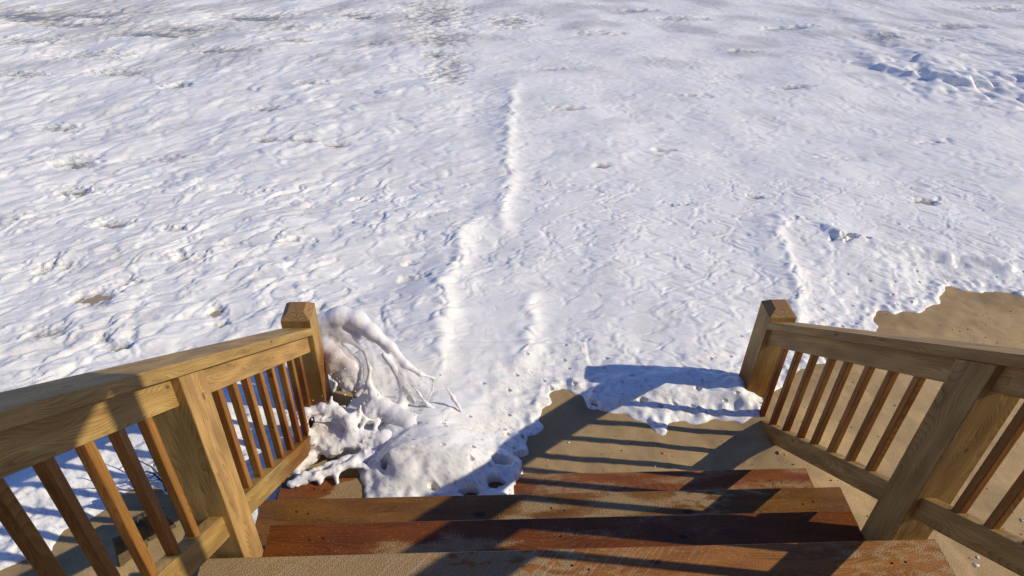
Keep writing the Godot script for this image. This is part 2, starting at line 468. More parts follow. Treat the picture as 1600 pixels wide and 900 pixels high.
# where dark water or sandy water shows through: x, z, half-length, half-width, strength
const GAPS := [-2.75, -1.08, 0.16, 0.10, 1.0, -2.62, -1.22, 0.12, 0.06, 0.8, -1.96, -0.94, 0.06, 0.07, 1.1, -1.90, -0.82, 0.07, 0.04, 1.0, -2.97, -1.93, 0.18, 0.08, 0.9, -2.5, -1.85, 0.14, 0.05, 0.8, -2.42, -0.63, 0.13, 0.05, 0.9, -2.55, -0.7, 0.06, 0.06, 0.9, -0.76, -1.26, 0.10, 0.05, 1.0, 2.34, -1.68, 0.22, 0.05, 0.50, 2.12, -1.95, 0.14, 0.035, 0.50, 0.73, -2.85, 0.10, 0.04, 0.9, 1.32, -3.14, 0.13, 0.04, 1.0, 3.03, -4.60, 0.22, 0.07, 1.0, -0.83, -6.93, 0.55, 0.75, 0.74, -0.73, -6.09, 0.42, 0.5, 0.72, -0.62, -4.98, 0.28, 0.4, 0.78, -0.75, -5.5, 0.25, 0.2, 0.8, 0.14, -6.71, 0.4, 0.3, 0.75, -3.87, -6.33, 0.7, 0.25, 0.72, -4.08, -4.91, 0.4, 0.14, 0.75, -5.42, -5.84, 0.6, 0.25, 0.72, -1.81, -6.89, 0.4, 0.2, 0.8, -2.5, -5.92, 0.4, 0.1, 0.8, -3.34, -4.53, 0.16, 0.1, 1.0, -2.33, -4.01, 0.22, 0.07, 0.95, -2.02, -4.6, 0.25, 0.08, 0.8, -4.06, -3.55, 0.25, 0.1, 0.8, -2.15, -3.31, 0.2, 0.07, 0.95, -1.85, -3.3, 0.2, 0.05, 0.85, -3.62, -2.9, 0.2, 0.14, 0.9, -3.45, -2.43, 0.2, 0.12, 0.85, 3.27, -2.26, 0.15, 0.06, 0.95, 4.72, -6.13, 0.3, 0.1, 0.9, 5.99, -6.65, 0.5, 0.15, 0.8, 2.83, -5.74, 0.3, 0.08, 0.8, 1.89, -7.3, 0.35, 0.1, 0.9, 0.49, -5.09, 0.25, 0.07, 0.9, 0.59, -4.01, 0.22, 0.06, 0.9, 1.87, -4.34, 0.3, 0.06, 0.75, -3.18, -5.59, 0.6, 0.12, 0.85, -4.16, -6.1, 0.6, 0.15, 0.9, -5.14, -6.53, 0.8, 0.2, 0.72, -5.92, -6.74, 0.9, 0.3, 0.74, -5.14, -6.9, 0.8, 0.2, 0.72, -4.5, -5.4, 0.6, 0.2, 0.62, -2.6, -6.4, 0.6, 0.2, 0.62, -1.5, -5.9, 0.3, 0.15, 0.6, 1.2, -6.3, 0.4, 0.12, 0.65, 2.4, -6.9, 0.5, 0.12, 0.68, 5.4, -6.1, 0.5, 0.12, 0.65, -5.6, -4.2, 0.5, 0.15, 0.65, -3.08, -6.85, 0.6, 0.2, 0.9, 3.66, -6.57, 0.4, 0.1, 0.9, 7.05, -7.56, 0.5, 0.15, 1.0, -4.99, -4.81, 0.4, 0.12, 0.8, -1.59, -3.25, 0.15, 0.06, 0.9, 1.9, -2.32, 0.08, 0.04, 0.9, -3.9, -2.0, 0.3, 0.1, 0.9, -1.2, -2.3, 0.12, 0.05, 0.7, -0.8, -1.45, 0.06, 0.03, 1.0, -2.3, -1.5, 0.2, 0.08, 0.6, -3.1, -1.4, 0.25, 0.1, 0.62, -1.6, -1.7, 0.2, 0.06, 0.55, -2.9, -0.75, 0.2, 0.1, 0.7, -1.3, -0.95, 0.10, 0.05, 0.6, -2.1, -2.4, 0.2, 0.08, 0.58, -3.0, -3.0, 0.3, 0.1, 0.6, 1.2, -2.2, 0.2, 0.05, 0.55, 2.9, -3.0, 0.3, 0.07, 0.55, 3.9, -3.3, 0.3, 0.08, 0.55]
# holes burst in the foam by the stairs: x, z, half-length, half-width
const SOAK := 0.022
const BURST := [-0.236, 0.331, 0.05, 0.04, -0.259, 0.456, 0.045, 0.028, -0.389, 0.512, 0.05, 0.022, -0.091, 0.094, 0.026, 0.018, -0.785, 0.368, 0.016, 0.022, -0.55, 0.484, 0.018, 0.012, -1.09, -0.2, 0.10, 0.075, -1.03, -0.24, 0.06, 0.05, 0.882, -0.178, 0.016, 0.012, 0.56, -0.12, 0.02, 0.012, 0.66, -0.08, 0.014, 0.010, 0.30, -0.12, 0.022, 0.014]
var gap_cells := {}

func sort_gaps() -> void:
	for k in GAPS.size() / 5:
		var x: float = GAPS[k * 5]
		var z: float = GAPS[k * 5 + 1]
		var rx: float = GAPS[k * 5 + 2] * 2.2
		var rz: float = GAPS[k * 5 + 3] * 2.2
		for i in range(floori((x - rx) * 2.0), floori((x + rx) * 2.0) + 1):
			for j in range(floori((z - rz) * 2.0), floori((z + rz) * 2.0) + 1):
				var key := Vector2i(i, j)
				if not gap_cells.has(key):
					gap_cells[key] = []
				gap_cells[key].append(k)

var wet_sheet := false
var foam_tone := 1.0   # set by foam_height: how thick and white the foam is there

func foam_height(x: float, z: float) -> float:
	var d := shore(x, z)
	var s := sand_height(x, z)
	foam_tone = 1.0
	if d < -0.08:
		return s - 0.05
	d += 0.020 * n_lobe.get_noise_2d(x, z) + 0.003 * n_edge.get_noise_2d(x, z)
	if d < 0.0:
		return s - minf(0.05, -d * 1.5)
	var deep := smoothstep(0.0, 0.8, d)
	var b := lerpf(s, maxf(water_level(x, z), s), deep)
	# the pile that has run up over the lowest tread
	if z > -0.6 and x > -1.6 and x < 0.3:
		var over := smoothstep(0.10, 0.37, z) * smoothstep(-1.05, -0.88, x) * smoothstep(0.0, -0.14, x)
		b = maxf(b, 0.088 * over)
		b += smoothstep(0.0, 0.16, d) * (0.125 * bell(x, z, -0.62, 0.16, 0.30, 0.26) + 0.05 * bell(x, z, -0.42, 0.34, 0.2, 0.16) + 0.04 * bell(x, z, -0.75, 0.36, 0.12, 0.12))
		b += 0.05 * bell(x, z, -0.98, -0.42, 0.22, 0.14)
	if x > 0.1 and x < 1.4 and z > -0.6:
		b += smoothstep(0.0, 0.14, d) * (0.05 * bell(x, z, 0.75, -0.2, 0.5, 0.14) + 0.05 * bell(x, z, 1.12, -0.12, 0.14, 0.16))
	# rounded edge
	var q := clampf(d / 0.05, 0.0, 1.0)
	var prof := sqrt(1.0 - (1.0 - q) * (1.0 - q))
	var rim := 0.015 + 0.029 * smoothstep(0.03, 0.4, d) + 0.014 * n_lump.get_noise_2d(x * 1.6, z * 1.6) * (1.0 - deep)
	rim += (0.011 + 0.010 * n_lobe.get_noise_2d(x * 1.8 + 40.0, z * 1.8)) * exp(-pow((d - 0.055) / 0.04, 2.0))   # the rolled lip
	var far := smoothstep(-2.0, -6.5, z)
	var calm := 1.0 - 0.72 * bell(x, z, -0.25, -0.5, 0.42, 0.65)
	# lumps run along the backwash, which fans out from the middle
	var xc := clampf(x, -7.0, 7.0)
	var v := z + 0.20 * xc - 0.065 * xc * xc
	var u := x
	var wp := n_warp.get_noise_2d(u * 0.7, v) * 0.028
	var uu := u * 0.52 + wp
	var vv := v + wp * 0.8
	var big := n_base.get_noise_2d(u * 1.0, v * 1.3)
	var mid := n_mid.get_noise_2d(uu * 0.8, vv * 0.85)
	var left := smoothstep(0.4, -1.4, x)
	var patchy := 0.70 + 0.6 * n_patch.get_noise_2d(x * 1.5, z * 1.5)
	var str_ := 1.0 - 0.2 * far
	var p1 := puff(n_b1.get_noise_2d(uu * str_ * 1.3, vv * str_))
	var p2 := puff(n_b2.get_noise_2d(uu * str_ * 1.25 + 0.05 * p1, vv * str_ + 0.04 * p1))
	var p3 := puff(n_b3.get_noise_2d(uu * str_ * 1.2 + 3.0 + 0.025 * p2, vv * str_))
	var dimple := n_dimple.get_noise_2d(uu * 1.05, vv + 0.4 * wp)
	var pocket := smoothstep(0.55, 0.95, dimple)
	var swell := 0.030 * big * smoothstep(0.0, 0.5, d)
	var h := calm * ((0.007 + 0.006 * left) * mid * (1.0 - 0.35 * far) + patchy * (1.0 - 0.12 * far) * ((0.005 + 0.016 * left) * p1 + (0.0088 + 0.0034 * left) * p2 + (0.0052 - 0.0002 * left) * p3) - 0.006 * pocket * (1.0 - 0.7 * far) + 0.0007 * n_fine.get_noise_2d(x, z))
	h *= 0.88
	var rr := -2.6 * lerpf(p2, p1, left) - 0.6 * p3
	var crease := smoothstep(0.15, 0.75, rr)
	if x < -0.7 and z > -2.6:
		h *= 1.0 + 0.22 * smoothstep(-0.7, -2.0, x) * smoothstep(-2.6, -1.2, z)
	# ridges left where flows meet
	if x > -1.1 and x < 0.6:
		if z > -5.2 and z < -1.4:
			h += (0.017 + 0.012 * p2) * line_bump(x + 0.04 * mid, z, RIDGE_A, 0.055) + 0.020 * line_bump(x + 0.07, z, RIDGE_A, 0.13)
		if z > -2.4:
			h += (0.022 + 0.012 * p2) * line_bump(x + 0.04 * mid, z, RIDGE_B, 0.055) + 0.030 * line_bump(x + 0.08, z, RIDGE_B, 0.15)
			h += (0.013 + 0.012 * p2) * line_bump(x + 0.05 * mid, z, RIDGE_C, 0.045) + 0.016 * line_bump(x + 0.06, z, RIDGE_C, 0.11)
	elif x > 1.4 and x < 3.9 and z > -2.4:
		h += (0.018 + 0.010 * p2) * line_bump(x + 0.05 * mid, z, RIDGE_D, 0.045) + 0.022 * line_bump(x + 0.07, z, RIDGE_D, 0.12)
		h += 0.055 * line_bump(x, z + 0.03 * mid, RIDGE_E, 0.055)
		h -= 0.010 * bell(x, z, 2.15, -1.9, 0.12, 0.05)
	# a small bore running in at the right
	if x > 3.2 and z < -3.2:
		var edge := -4.75 + 0.62 * (x - 4.8) - 0.03 * (x - 4.8) * (x - 4.8) + 0.12 * mid + 0.08 * p1
		var g := z - edge
		var rise_ := smoothstep(0.08, -0.05, g) * exp(minf(0.0, g) * 0.55)
		h += 0.05 * p1 * smoothstep(3.6, 4.6, x) * exp(-g * g * 3.0)
		swell += 0.085 * clampf(0.75 + 0.6 * n_patch.get_noise_2d(x * 1.6, 3.0) + 0.5 * mid, 0.15, 1.4) * smoothstep(3.4, 5.0, x) * rise_
		var edge2 := edge - 0.55 - 0.15 * mid
		var g2 := z - edge2
		swell += 0.05 * smoothstep(3.9, 5.2, x) * smoothstep(0.10, -0.08, g2) * exp(minf(0.0, g2) * 0.8)
	if z < -8.0:
		h += 0.06 * smoothstep(-8.0, -12.0, z) * n_mid.get_noise_2d(x * 0.3, z * 0.6)
	# gaps
	var gap := 0.0
	var cell: Array = gap_cells.get(Vector2i(floori(x * 2.0), floori(z * 2.0)), [])
	for k: int in cell:
		gap = maxf(gap, GAPS[k * 5 + 4] * bell(x, z, GAPS[k * 5], GAPS[k * 5 + 1], GAPS[k * 5 + 2], GAPS[k * 5 + 3]))
	var open := 0.10 * smoothstep(-4.4, -7.0, z) * smoothstep(-0.5, -6.0, x) + 0.06 * smoothstep(-5.5, -7.5, z) + 0.07 + 0.10 * smoothstep(-8.0, -14.0, z)
	var dip := 0.0
	var cut := 0.0
	var burst := 0.0
	if gap > 0.02 or open > 0.1 or d > 0.5:
		var st := 1.15 - 0.1 * far
		var lace := n_lace.get_noise_2d(u * st * (1.0 - 0.35 * far), v * st * (1.25 + 0.5 * far)) * 0.5 + 0.5
		var lace2 := n_lace2.get_noise_2d(u * (0.85 - 0.3 * far), v * (1.2 - 0.2 * far)) * 0.5 + 0.5
		var hole := gap * 0.76 + open + lace * 0.50 + lace2 * 0.17 - 0.95
		if gap < 0.02 and open < 0.1:
			hole -= 0.08
		dip = smoothstep(-0.34, 0.02, hole) * smoothstep(0.02, 0.25, maxf(gap, open - 0.06))
		cut = smoothstep(0.0, 0.10, hole)
		var near_hole := smoothstep(-0.22, 0.0, hole)
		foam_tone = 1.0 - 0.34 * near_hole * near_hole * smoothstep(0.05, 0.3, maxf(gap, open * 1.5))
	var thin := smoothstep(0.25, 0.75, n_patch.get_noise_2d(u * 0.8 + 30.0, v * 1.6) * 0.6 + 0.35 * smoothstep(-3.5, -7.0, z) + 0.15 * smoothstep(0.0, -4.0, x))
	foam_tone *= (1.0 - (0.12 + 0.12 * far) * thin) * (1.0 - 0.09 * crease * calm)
	# places where the bubbles have thinned to grey froth
	var froth := smoothstep(0.10, 0.55, n_patch.get_noise_2d(u * 2.2 + 11.0, v * 3.4 - 7.0) + 0.25 * (left - 0.4))
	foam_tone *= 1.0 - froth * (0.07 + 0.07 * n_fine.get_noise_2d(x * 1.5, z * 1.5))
	# bubbles burst open near the edge
	if d < 0.5 and d > 0.02:
		var pit := n_edge.get_noise_2d(x * 1.7 + 70.0, z * 2.2)
		if pit > 0.84:
			var p := smoothstep(0.86, 0.90, pit) * (1.0 - smoothstep(0.15, 0.5, d))
			burst = maxf(burst, p)
			dip = maxf(dip, p * 0.7)
		if z > -0.4 and x > -1.3 and x < 1.3:
			for k in BURST.size() / 4:
				var p := bell(x, z, BURST[k * 4], BURST[k * 4 + 1], BURST[k * 4 + 2], BURST[k * 4 + 3])
				if p > 0.25:
					var q2 := smoothstep(0.40, 0.66, p + 0.22 * n_edge.get_noise_2d(x * 1.6, z * 1.6))
					burst = maxf(burst, q2 * 2.4)
					dip = maxf(dip, q2)
	if d < 0.45 and z > -1.6:
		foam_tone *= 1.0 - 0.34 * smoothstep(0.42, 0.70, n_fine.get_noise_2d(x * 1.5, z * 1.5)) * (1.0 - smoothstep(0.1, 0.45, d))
	var full := maxf(prof * rim + swell + h * smoothstep(0.0, 0.16, d), 0.008 * smoothstep(0.0, 0.04, d))
	var under := (SOAK + swell) * smoothstep(0.3, 0.8, d)   # how far the water stands above the sea bed's own level here
	return b + lerpf(full, under + 0.003, dip) - cut * 0.009 - burst * 0.05

func axis(lo: float, hi: float, step: float, out_lo: float, out_hi: float, grow: float) -> PackedFloat32Array:
	var a := PackedFloat32Array()
	var left := []
	var p := lo
	var s := step
	while p > out_lo:
		s *= grow
		p -= s
		left.append(p)
	left.reverse()
	a.append_array(PackedFloat32Array(left))
	var n := int(round((hi - lo) / step))
	for i in n + 1:
		a.append(lo + i * step)
	p = hi
	s = step
	while p < out_hi:
		s *= grow
		p += s
		a.append(p)
	return a

func sheet(xs: PackedFloat32Array, zs: PackedFloat32Array, height: Callable, toned: bool, drop: Callable, mesh: ArrayMesh, m: Material) -> void:
	var nx := xs.size()
	var nz := zs.size()
	var y := PackedFloat32Array()
	y.resize(nx * nz)
	var keep := PackedByteArray()
	keep.resize(nx * nz)
	var c := PackedColorArray()
	c.resize(nx * nz)
	var v := PackedVector3Array()
	v.resize(nx * nz)
	var n := PackedVector3Array()
	n.resize(nx * nz)
	var o := 0
	for j in nz:
		var z := zs[j]
		for i in nx:
			var x := xs[i]
			var h: float = height.call(x, z)
			y[o] = h
			v[o] = Vector3(x, h, z)
			keep[o] = 0 if drop.call(x, z, h) else 1
			if toned:
				var t := foam_tone
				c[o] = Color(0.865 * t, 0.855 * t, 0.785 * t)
			elif wet_sheet:
				c[o] = Color(0.36, 0.285, 0.18).lerp(Color(0.27, 0.27, 0.245), smoothstep(-1.6, -6.0, z + 0.25 * x))
			else:
				var damp := 1.0 + 0.05 * n_edge.get_noise_2d(x * 1.5, z * 1.5) - 0.16 * smoothstep(0.1, 0.7, n_mid.get_noise_2d(x * 0.45 + 9.0, z * 0.7)) - 0.05 * smoothstep(-0.1, 0.5, n_base.get_noise_2d(x * 1.5, z * 1.5 + 20.0))
				if absf(x) < 5.0 and z > -1.7 and z < 1.6:
					damp *= 1.0 - 0.22 * smoothstep(-0.30, -0.06, shore(x, z) + 0.05 * n_mid.get_noise_2d(x, z))
				c[o] = Color(damp, damp, damp)
			o += 1
	o = 0
	for j in nz:
		var j0 := maxi(0, j - 1)
		var j1 := mini(nz - 1, j + 1)
		for i in nx:
			var i0 := maxi(0, i - 1)
			var i1 := mini(nx - 1, i + 1)
			var gx := (y[j * nx + i1] - y[j * nx + i0]) / (xs[i1] - xs[i0])
			var gz := (y[j1 * nx + i] - y[j0 * nx + i]) / (zs[j1] - zs[j0])
			n[o] = Vector3(-gx, 1.0, -gz).normalized()
			o += 1
	var idx := PackedInt32Array()
	for j in nz - 1:
		for i in nx - 1:
			var a := j * nx + i
			if keep[a] + keep[a + 1] + keep[a + nx] + keep[a + nx + 1] == 0:
				continue
			idx.append(a); idx.append(a + 1); idx.append(a + nx + 1)
			idx.append(a); idx.append(a + nx + 1); idx.append(a + nx)
	var arr := []
	arr.resize(Mesh.ARRAY_MAX)
	arr[Mesh.ARRAY_VERTEX] = v; arr[Mesh.ARRAY_NORMAL] = n; arr[Mesh.ARRAY_COLOR] = c; arr[Mesh.ARRAY_INDEX] = idx
	mesh.add_surface_from_arrays(Mesh.PRIMITIVE_TRIANGLES, arr)
	mesh.surface_set_material(mesh.get_surface_count() - 1, m)

func noise_map(freq: float, kind: int, sd: int, size: int, ramp: Array, normal := 0.0) -> ImageTexture:
	var f := noise(kind, freq, sd, 3)
	var g := f.get_seamless_image(size, size)
	if normal > 0.0:
		g.convert(Image.FORMAT_RGBA8)
		g.bump_map_to_normal_map(normal)
		return ImageTexture.create_from_image(g)
	g.convert(Image.FORMAT_L8)
	var src := g.get_data()
	var out := PackedByteArray()
	out.resize(size * size * 3)
	var lut := []
	for k in 256:
		var p := k / 255.0 * (ramp.size() - 1)
		var a := mini(int(p), ramp.size() - 2)
		var c: Color = (ramp[a] as Color).lerp(ramp[a + 1], p - a).linear_to_srgb()
		lut.append([c.r8, c.g8, c.b8])
	for k in src.size():
		var e: Array = lut[src[k]]
		out[k * 3] = e[0]; out[k * 3 + 1] = e[1]; out[k * 3 + 2] = e[2]
	return ImageTexture.create_from_image(Image.create_from_data(size, size, false, Image.FORMAT_RGB8, out))

func triplanar(m: StandardMaterial3D, scale_: float) -> StandardMaterial3D:
	m.uv1_triplanar = true
	m.uv1_world_triplanar = true
	m.uv1_scale = Vector3.ONE * scale_
	return m

# ---------------------------------------------------------------- the splash: chains of tapering drops, melted together and meshed
const CHAINS := [
	[-1.178,0.400,-0.377,0.050, -1.068,0.430,-0.387,0.058, -0.973,0.430,-0.359,0.050, -0.895,0.400,-0.300,0.038, -0.795,0.340,-0.239,0.028, -0.716,0.290,-0.164,0.021, -0.639,0.250,-0.132,0.014, -0.567,0.220,-0.128,0.009],
	[-1.162,0.330,-0.307,0.026, -1.080,0.345,-0.309,0.016, -1.002,0.350,-0.282,0.012, -0.930,0.330,-0.223,0.010, -0.901,0.280,-0.150,0.010, -0.908,0.220,-0.107,0.012, -0.965,0.160,-0.083,0.016],
	[-1.136,0.300,-0.284,0.050, -1.074,0.270,-0.250,0.058, -1.004,0.240,-0.202,0.055, -0.985,0.190,-0.166,0.045],
	[-1.106,0.240,-0.214,0.045, -1.045,0.200,-0.176,0.045, -1.012,0.160,-0.140,0.035],
	[-1.16,0.36,-0.35,0.035, -1.06,0.37,-0.34,0.035, -0.98,0.36,-0.30,0.022],
	[-0.826,0.340,-0.186,0.015, -0.775,0.280,-0.147,0.014, -0.743,0.210,-0.104,0.013, -0.735,0.140,-0.070,0.018, -0.739,0.110,-0.052,0.035],
	[-0.80,0.325,-0.184,0.012, -0.758,0.265,-0.143,0.011, -0.730,0.20,-0.10,0.010, -0.718,0.135,-0.067,0.014], [-0.772,0.31,-0.181,0.011, -0.733,0.245,-0.134,0.010, -0.710,0.18,-0.091,0.009, -0.695,0.125,-0.062,0.012],
	[-0.749,0.300,-0.179,0.014, -0.717,0.230,-0.130,0.014, -0.698,0.170,-0.086,0.011, -0.679,0.120,-0.060,0.014],
	[-0.905,0.220,-0.107,0.012, -0.882,0.170,-0.063,0.024, -0.856,0.120,-0.028,0.045, -0.893,0.100,0.015,0.050],
	[-0.686,0.240,-0.078,0.007, -0.645,0.190,-0.052,0.007, -0.604,0.130,-0.031,0.010, -0.570,0.110,-0.013,0.012],
	[-0.578,0.210,-0.129,0.006, -0.578,0.170,-0.102,0.005, -0.602,0.130,-0.067,0.008],
	[-0.503,0.200,-0.081,0.006, -0.470,0.150,-0.055,0.011, -0.443,0.130,-0.018,0.008, -0.424,0.100,0.004,0.006],
	[-1.112,0.200,0.121,0.012, -1.091,0.190,0.079,0.011, -1.070,0.210,0.055,0.010, -1.057,0.225,0.047,0.013],
	[-0.911,0.120,-0.011,0.040, -0.835,0.120,-0.009,0.050, -0.690,0.110,0.094,0.070],
	[-1.228,0.170,0.092,0.030, -1.190,0.200,0.069,0.026, -1.117,0.210,0.058,0.024, -1.036,0.200,0.081,0.024, -0.978,0.180,0.127,0.026, -0.965,0.110,0.191,0.035, -1.062,0.090,0.213,0.040, -1.176,0.100,0.178,0.040, -1.231,0.140,0.136,0.036, -1.228,0.170,0.092,0.030],
	[-1.141,0.100,0.104,0.045, -1.042,0.100,0.119,0.045],
	[-1.084,0.210,0.067,0.014, -1.072,0.270,0.037,0.007],
	[-0.939,0.180,0.107,0.012, -0.928,0.240,0.072,0.007],
	[-0.984,0.200,0.111,0.009, -0.941,0.210,0.070,0.008, -0.904,0.180,0.108,0.008, -0.930,0.150,0.160,0.009, -0.978,0.160,0.143,0.010],
	[-0.904,0.180,0.108,0.008, -0.848,0.150,0.095,0.014, -0.867,0.130,0.169,0.010, -0.930,0.150,0.160,0.009],
	[-0.965,0.110,0.191,0.030, -0.889,0.110,0.193,0.040, -0.810,0.110,0.195,0.060],
	[-1.222,0.095,0.430,0.020, -1.166,0.105,0.399,0.022, -1.109,0.110,0.393,0.021, -1.020,0.115,0.366,0.020, -0.945,0.120,0.334,0.016, -0.90,0.115,0.345,0.011, -0.846,0.110,0.362,0.010],
	[-1.20,0.10,0.40,0.012, -1.14,0.095,0.36,0.010, -1.07,0.10,0.33,0.014, -0.99,0.105,0.30,0.018, -0.90,0.10,0.28,0.03],
	[-1.14,0.105,0.40,0.010, -1.10,0.095,0.35,0.009],
	[-1.045,0.115,0.372,0.011, -1.02,0.10,0.31,0.010],
	[-1.028,0.115,0.373,0.013, -1.010,0.098,0.432,0.009],
	[-1.091,0.110,0.394,0.013, -1.090,0.098,0.425,0.009],
	[-1.17,0.105,0.40,0.011, -1.185,0.097,0.44,0.008],
	[-0.945,0.120,0.334,0.015, -0.879,0.110,0.281,0.025, -0.800,0.100,0.306,0.045],
	[-1.219,0.090,0.345,0.025, -1.184,0.080,0.273,0.030, -1.157,0.060,0.234,0.030],
]

func splash() -> void:
	var cell := 0.0085
	var org := Vector3(-1.34, -0.04, -0.50)
	var nx := 132
	var ny := 66
	var nz := 122
	var f := PackedFloat32Array()
	f.resize(nx * ny * nz)
	f.fill(1.0)
	var melt := 0.03
	for ch: Array in CHAINS:
		for k in ch.size() / 4 - 1:
			var a := Vector3(ch[k * 4], ch[k * 4 + 1], ch[k * 4 + 2])
			var b := Vector3(ch[k * 4 + 4], ch[k * 4 + 5], ch[k * 4 + 6])
			var ra: float = ch[k * 4 + 3]
			var rb: float = ch[k * 4 + 7]
			var pad := maxf(ra, rb) + 0.045
			var lo := (a.min(b) - Vector3.ONE * pad - org) / cell
			var hi := (a.max(b) + Vector3.ONE * pad - org) / cell
			var ab := b - a
			var l2 := maxf(ab.length_squared(), 1e-9)
			for z in range(maxi(0, int(lo.z)), mini(nz, int(hi.z) + 2)):
				for y in range(maxi(0, int(lo.y)), mini(ny, int(hi.y) + 2)):
					var o := (z * ny + y) * nx
					for x in range(maxi(0, int(lo.x)), mini(nx, int(hi.x) + 2)):
						var p := org + Vector3(x, y, z) * cell - a
						var t := clampf(p.dot(ab) / l2, 0.0, 1.0)
						var d := (p - ab * t).length() - lerpf(ra, rb, t)
						var e := f[o + x]
						var kk := minf(melt, 0.012 + minf(ra, rb) * 0.7)
						var hh := maxf(kk - absf(d - e), 0.0) / kk
						f[o + x] = minf(d, e) - hh * hh * kk * 0.25
	# torn, bubbly surface
	var rough := noise(FastNoiseLite.TYPE_SIMPLEX, 16.0, 41, 3)
	var pits := noise(FastNoiseLite.TYPE_CELLULAR, 26.0, 43)
	for z in nz:
		for y in ny:
			var o := (z * ny + y) * nx
			for x in nx:
				var e := f[o + x]
				if absf(e) < 0.035:
					var p := org + Vector3(x, y, z) * cell
					var calm := smoothstep(0.16, 0.26, p.y + 0.3 * (p.x + 1.0))
					f[o + x] = e + (0.010 - 0.0075 * calm) * rough.get_noise_3dv(p) + (0.005 - 0.004 * calm) * pits.get_noise_3dv(p) + 0.003 - 0.002 * calm
	var s := Soup.new()
	var id := PackedInt32Array()
	id.resize(nx * ny * nz)
	id.fill(-1)
	var corner := [Vector3i(0, 0, 0), Vector3i(1, 0, 0), Vector3i(0, 1, 0), Vector3i(1, 1, 0), Vector3i(0, 0, 1), Vector3i(1, 0, 1), Vector3i(0, 1, 1), Vector3i(1, 1, 1)]
	var edges := [[0, 1], [2, 3], [4, 5], [6, 7], [0, 2], [1, 3], [4, 6], [5, 7], [0, 4], [1, 5], [2, 6], [3, 7]]
	var off := []
	for q: Vector3i in corner:
		off.append((q.z * ny + q.y) * nx + q.x)
	for z in range(1, nz - 2):
		for y in range(1, ny - 2):
			var o := (z * ny + y) * nx
			for x in range(1, nx - 2):
				if absf(f[o + x]) > 0.03:
					continue
				var val := []
				var neg := 0
				for k in 8:
					var e := f[o + x + off[k]]
					val.append(e)
					if e < 0.0:
						neg += 1
				if neg == 0 or neg == 8:
					continue
				var sum := Vector3.ZERO
				var cnt := 0
				for ed in edges:
					var e0: float = val[ed[0]]
					var e1: float = val[ed[1]]
					if (e0 < 0.0) != (e1 < 0.0):
						sum += Vector3(corner[ed[0]]).lerp(Vector3(corner[ed[1]]), e0 / (e0 - e1))
						cnt += 1
				var g := Vector3(val[1] + val[3] + val[5] + val[7] - val[0] - val[2] - val[4] - val[6], val[2] + val[3] + val[6] + val[7] - val[0] - val[1] - val[4] - val[5], val[4] + val[5] + val[6] + val[7] - val[0] - val[1] - val[2] - val[3])
				var p := org + (Vector3(x, y, z) + sum / cnt) * cell
				var tan_ := maxf(0.9 * exp(-(p - Vector3(-1.08, 0.2, -0.22)).length_squared() / 0.022), 0.55 * exp(-(p - Vector3(-1.12, 0.12, 0.12)).length_squared() / 0.012))
				tan_ = maxf(tan_, 0.6 * exp(-(p - Vector3(-1.17, 0.07, 0.30)).length_squared() / 0.006))
				tan_ *= clampf(0.8 + 0.8 * rough.get_noise_3dv(p * 0.8 + Vector3.ONE), 0.0, 1.0)
				id[o + x] = s.add(p, g.normalized(), Vector2.ZERO, Color(0.84, 0.83, 0.785).lerp(Color(0.54, 0.42, 0.29), tan_))
	for z in range(2, nz - 2):
		for y in range(2, ny - 2):
			var o := (z * ny + y) * nx
			for x in range(2, nx - 2):
				var i := o + x
				if id[i] < 0:
					continue
				var here := f[i] < 0.0
				if (f[i + 1] < 0.0) != here and id[i - nx] >= 0 and id[i - nx * ny] >= 0 and id[i - nx - nx * ny] >= 0:
					s.quad(id[i], id[i - nx], id[i - nx - nx * ny], id[i - nx * ny])
				if (f[i + nx] < 0.0) != here and id[i - 1] >= 0 and id[i - nx * ny] >= 0 and id[i - 1 - nx * ny] >= 0:
					s.quad(id[i], id[i - 1], id[i - 1 - nx * ny], id[i - nx * ny])
				if (f[i + nx * ny] < 0.0) != here and id[i - 1] >= 0 and id[i - nx] >= 0 and id[i - 1 - nx] >= 0:
					s.quad(id[i], id[i - 1], id[i - 1 - nx], id[i - nx])
	var t := Node3D.new()
	put(t, "foam_splash")
	tag(t, "white foam thrown up in an arch with dripping strands against the left end post", "splash")
	var o1 := MeshInstance3D.new()
	o1.mesh = s.commit(ArrayMesh.new(), M.foam)
	put(o1, "arch_of_foam", t)
	# the clear film of water still hanging under the arch
	var fs := Soup.new()
	var top: Array = CHAINS[0]
	var low := [Vector3(-1.06, 0.17, -0.16), Vector3(-1.0, 0.15, -0.12), Vector3(-0.93, 0.13, -0.08), Vector3(-0.87, 0.12, -0.06), Vector3(-0.78, 0.115, -0.06), Vector3(-0.70, 0.11, -0.05), Vector3(-0.64, 0.11, -0.04), Vector3(-0.58, 0.11, -0.03)]
	var cols := 48
	var rows := 20
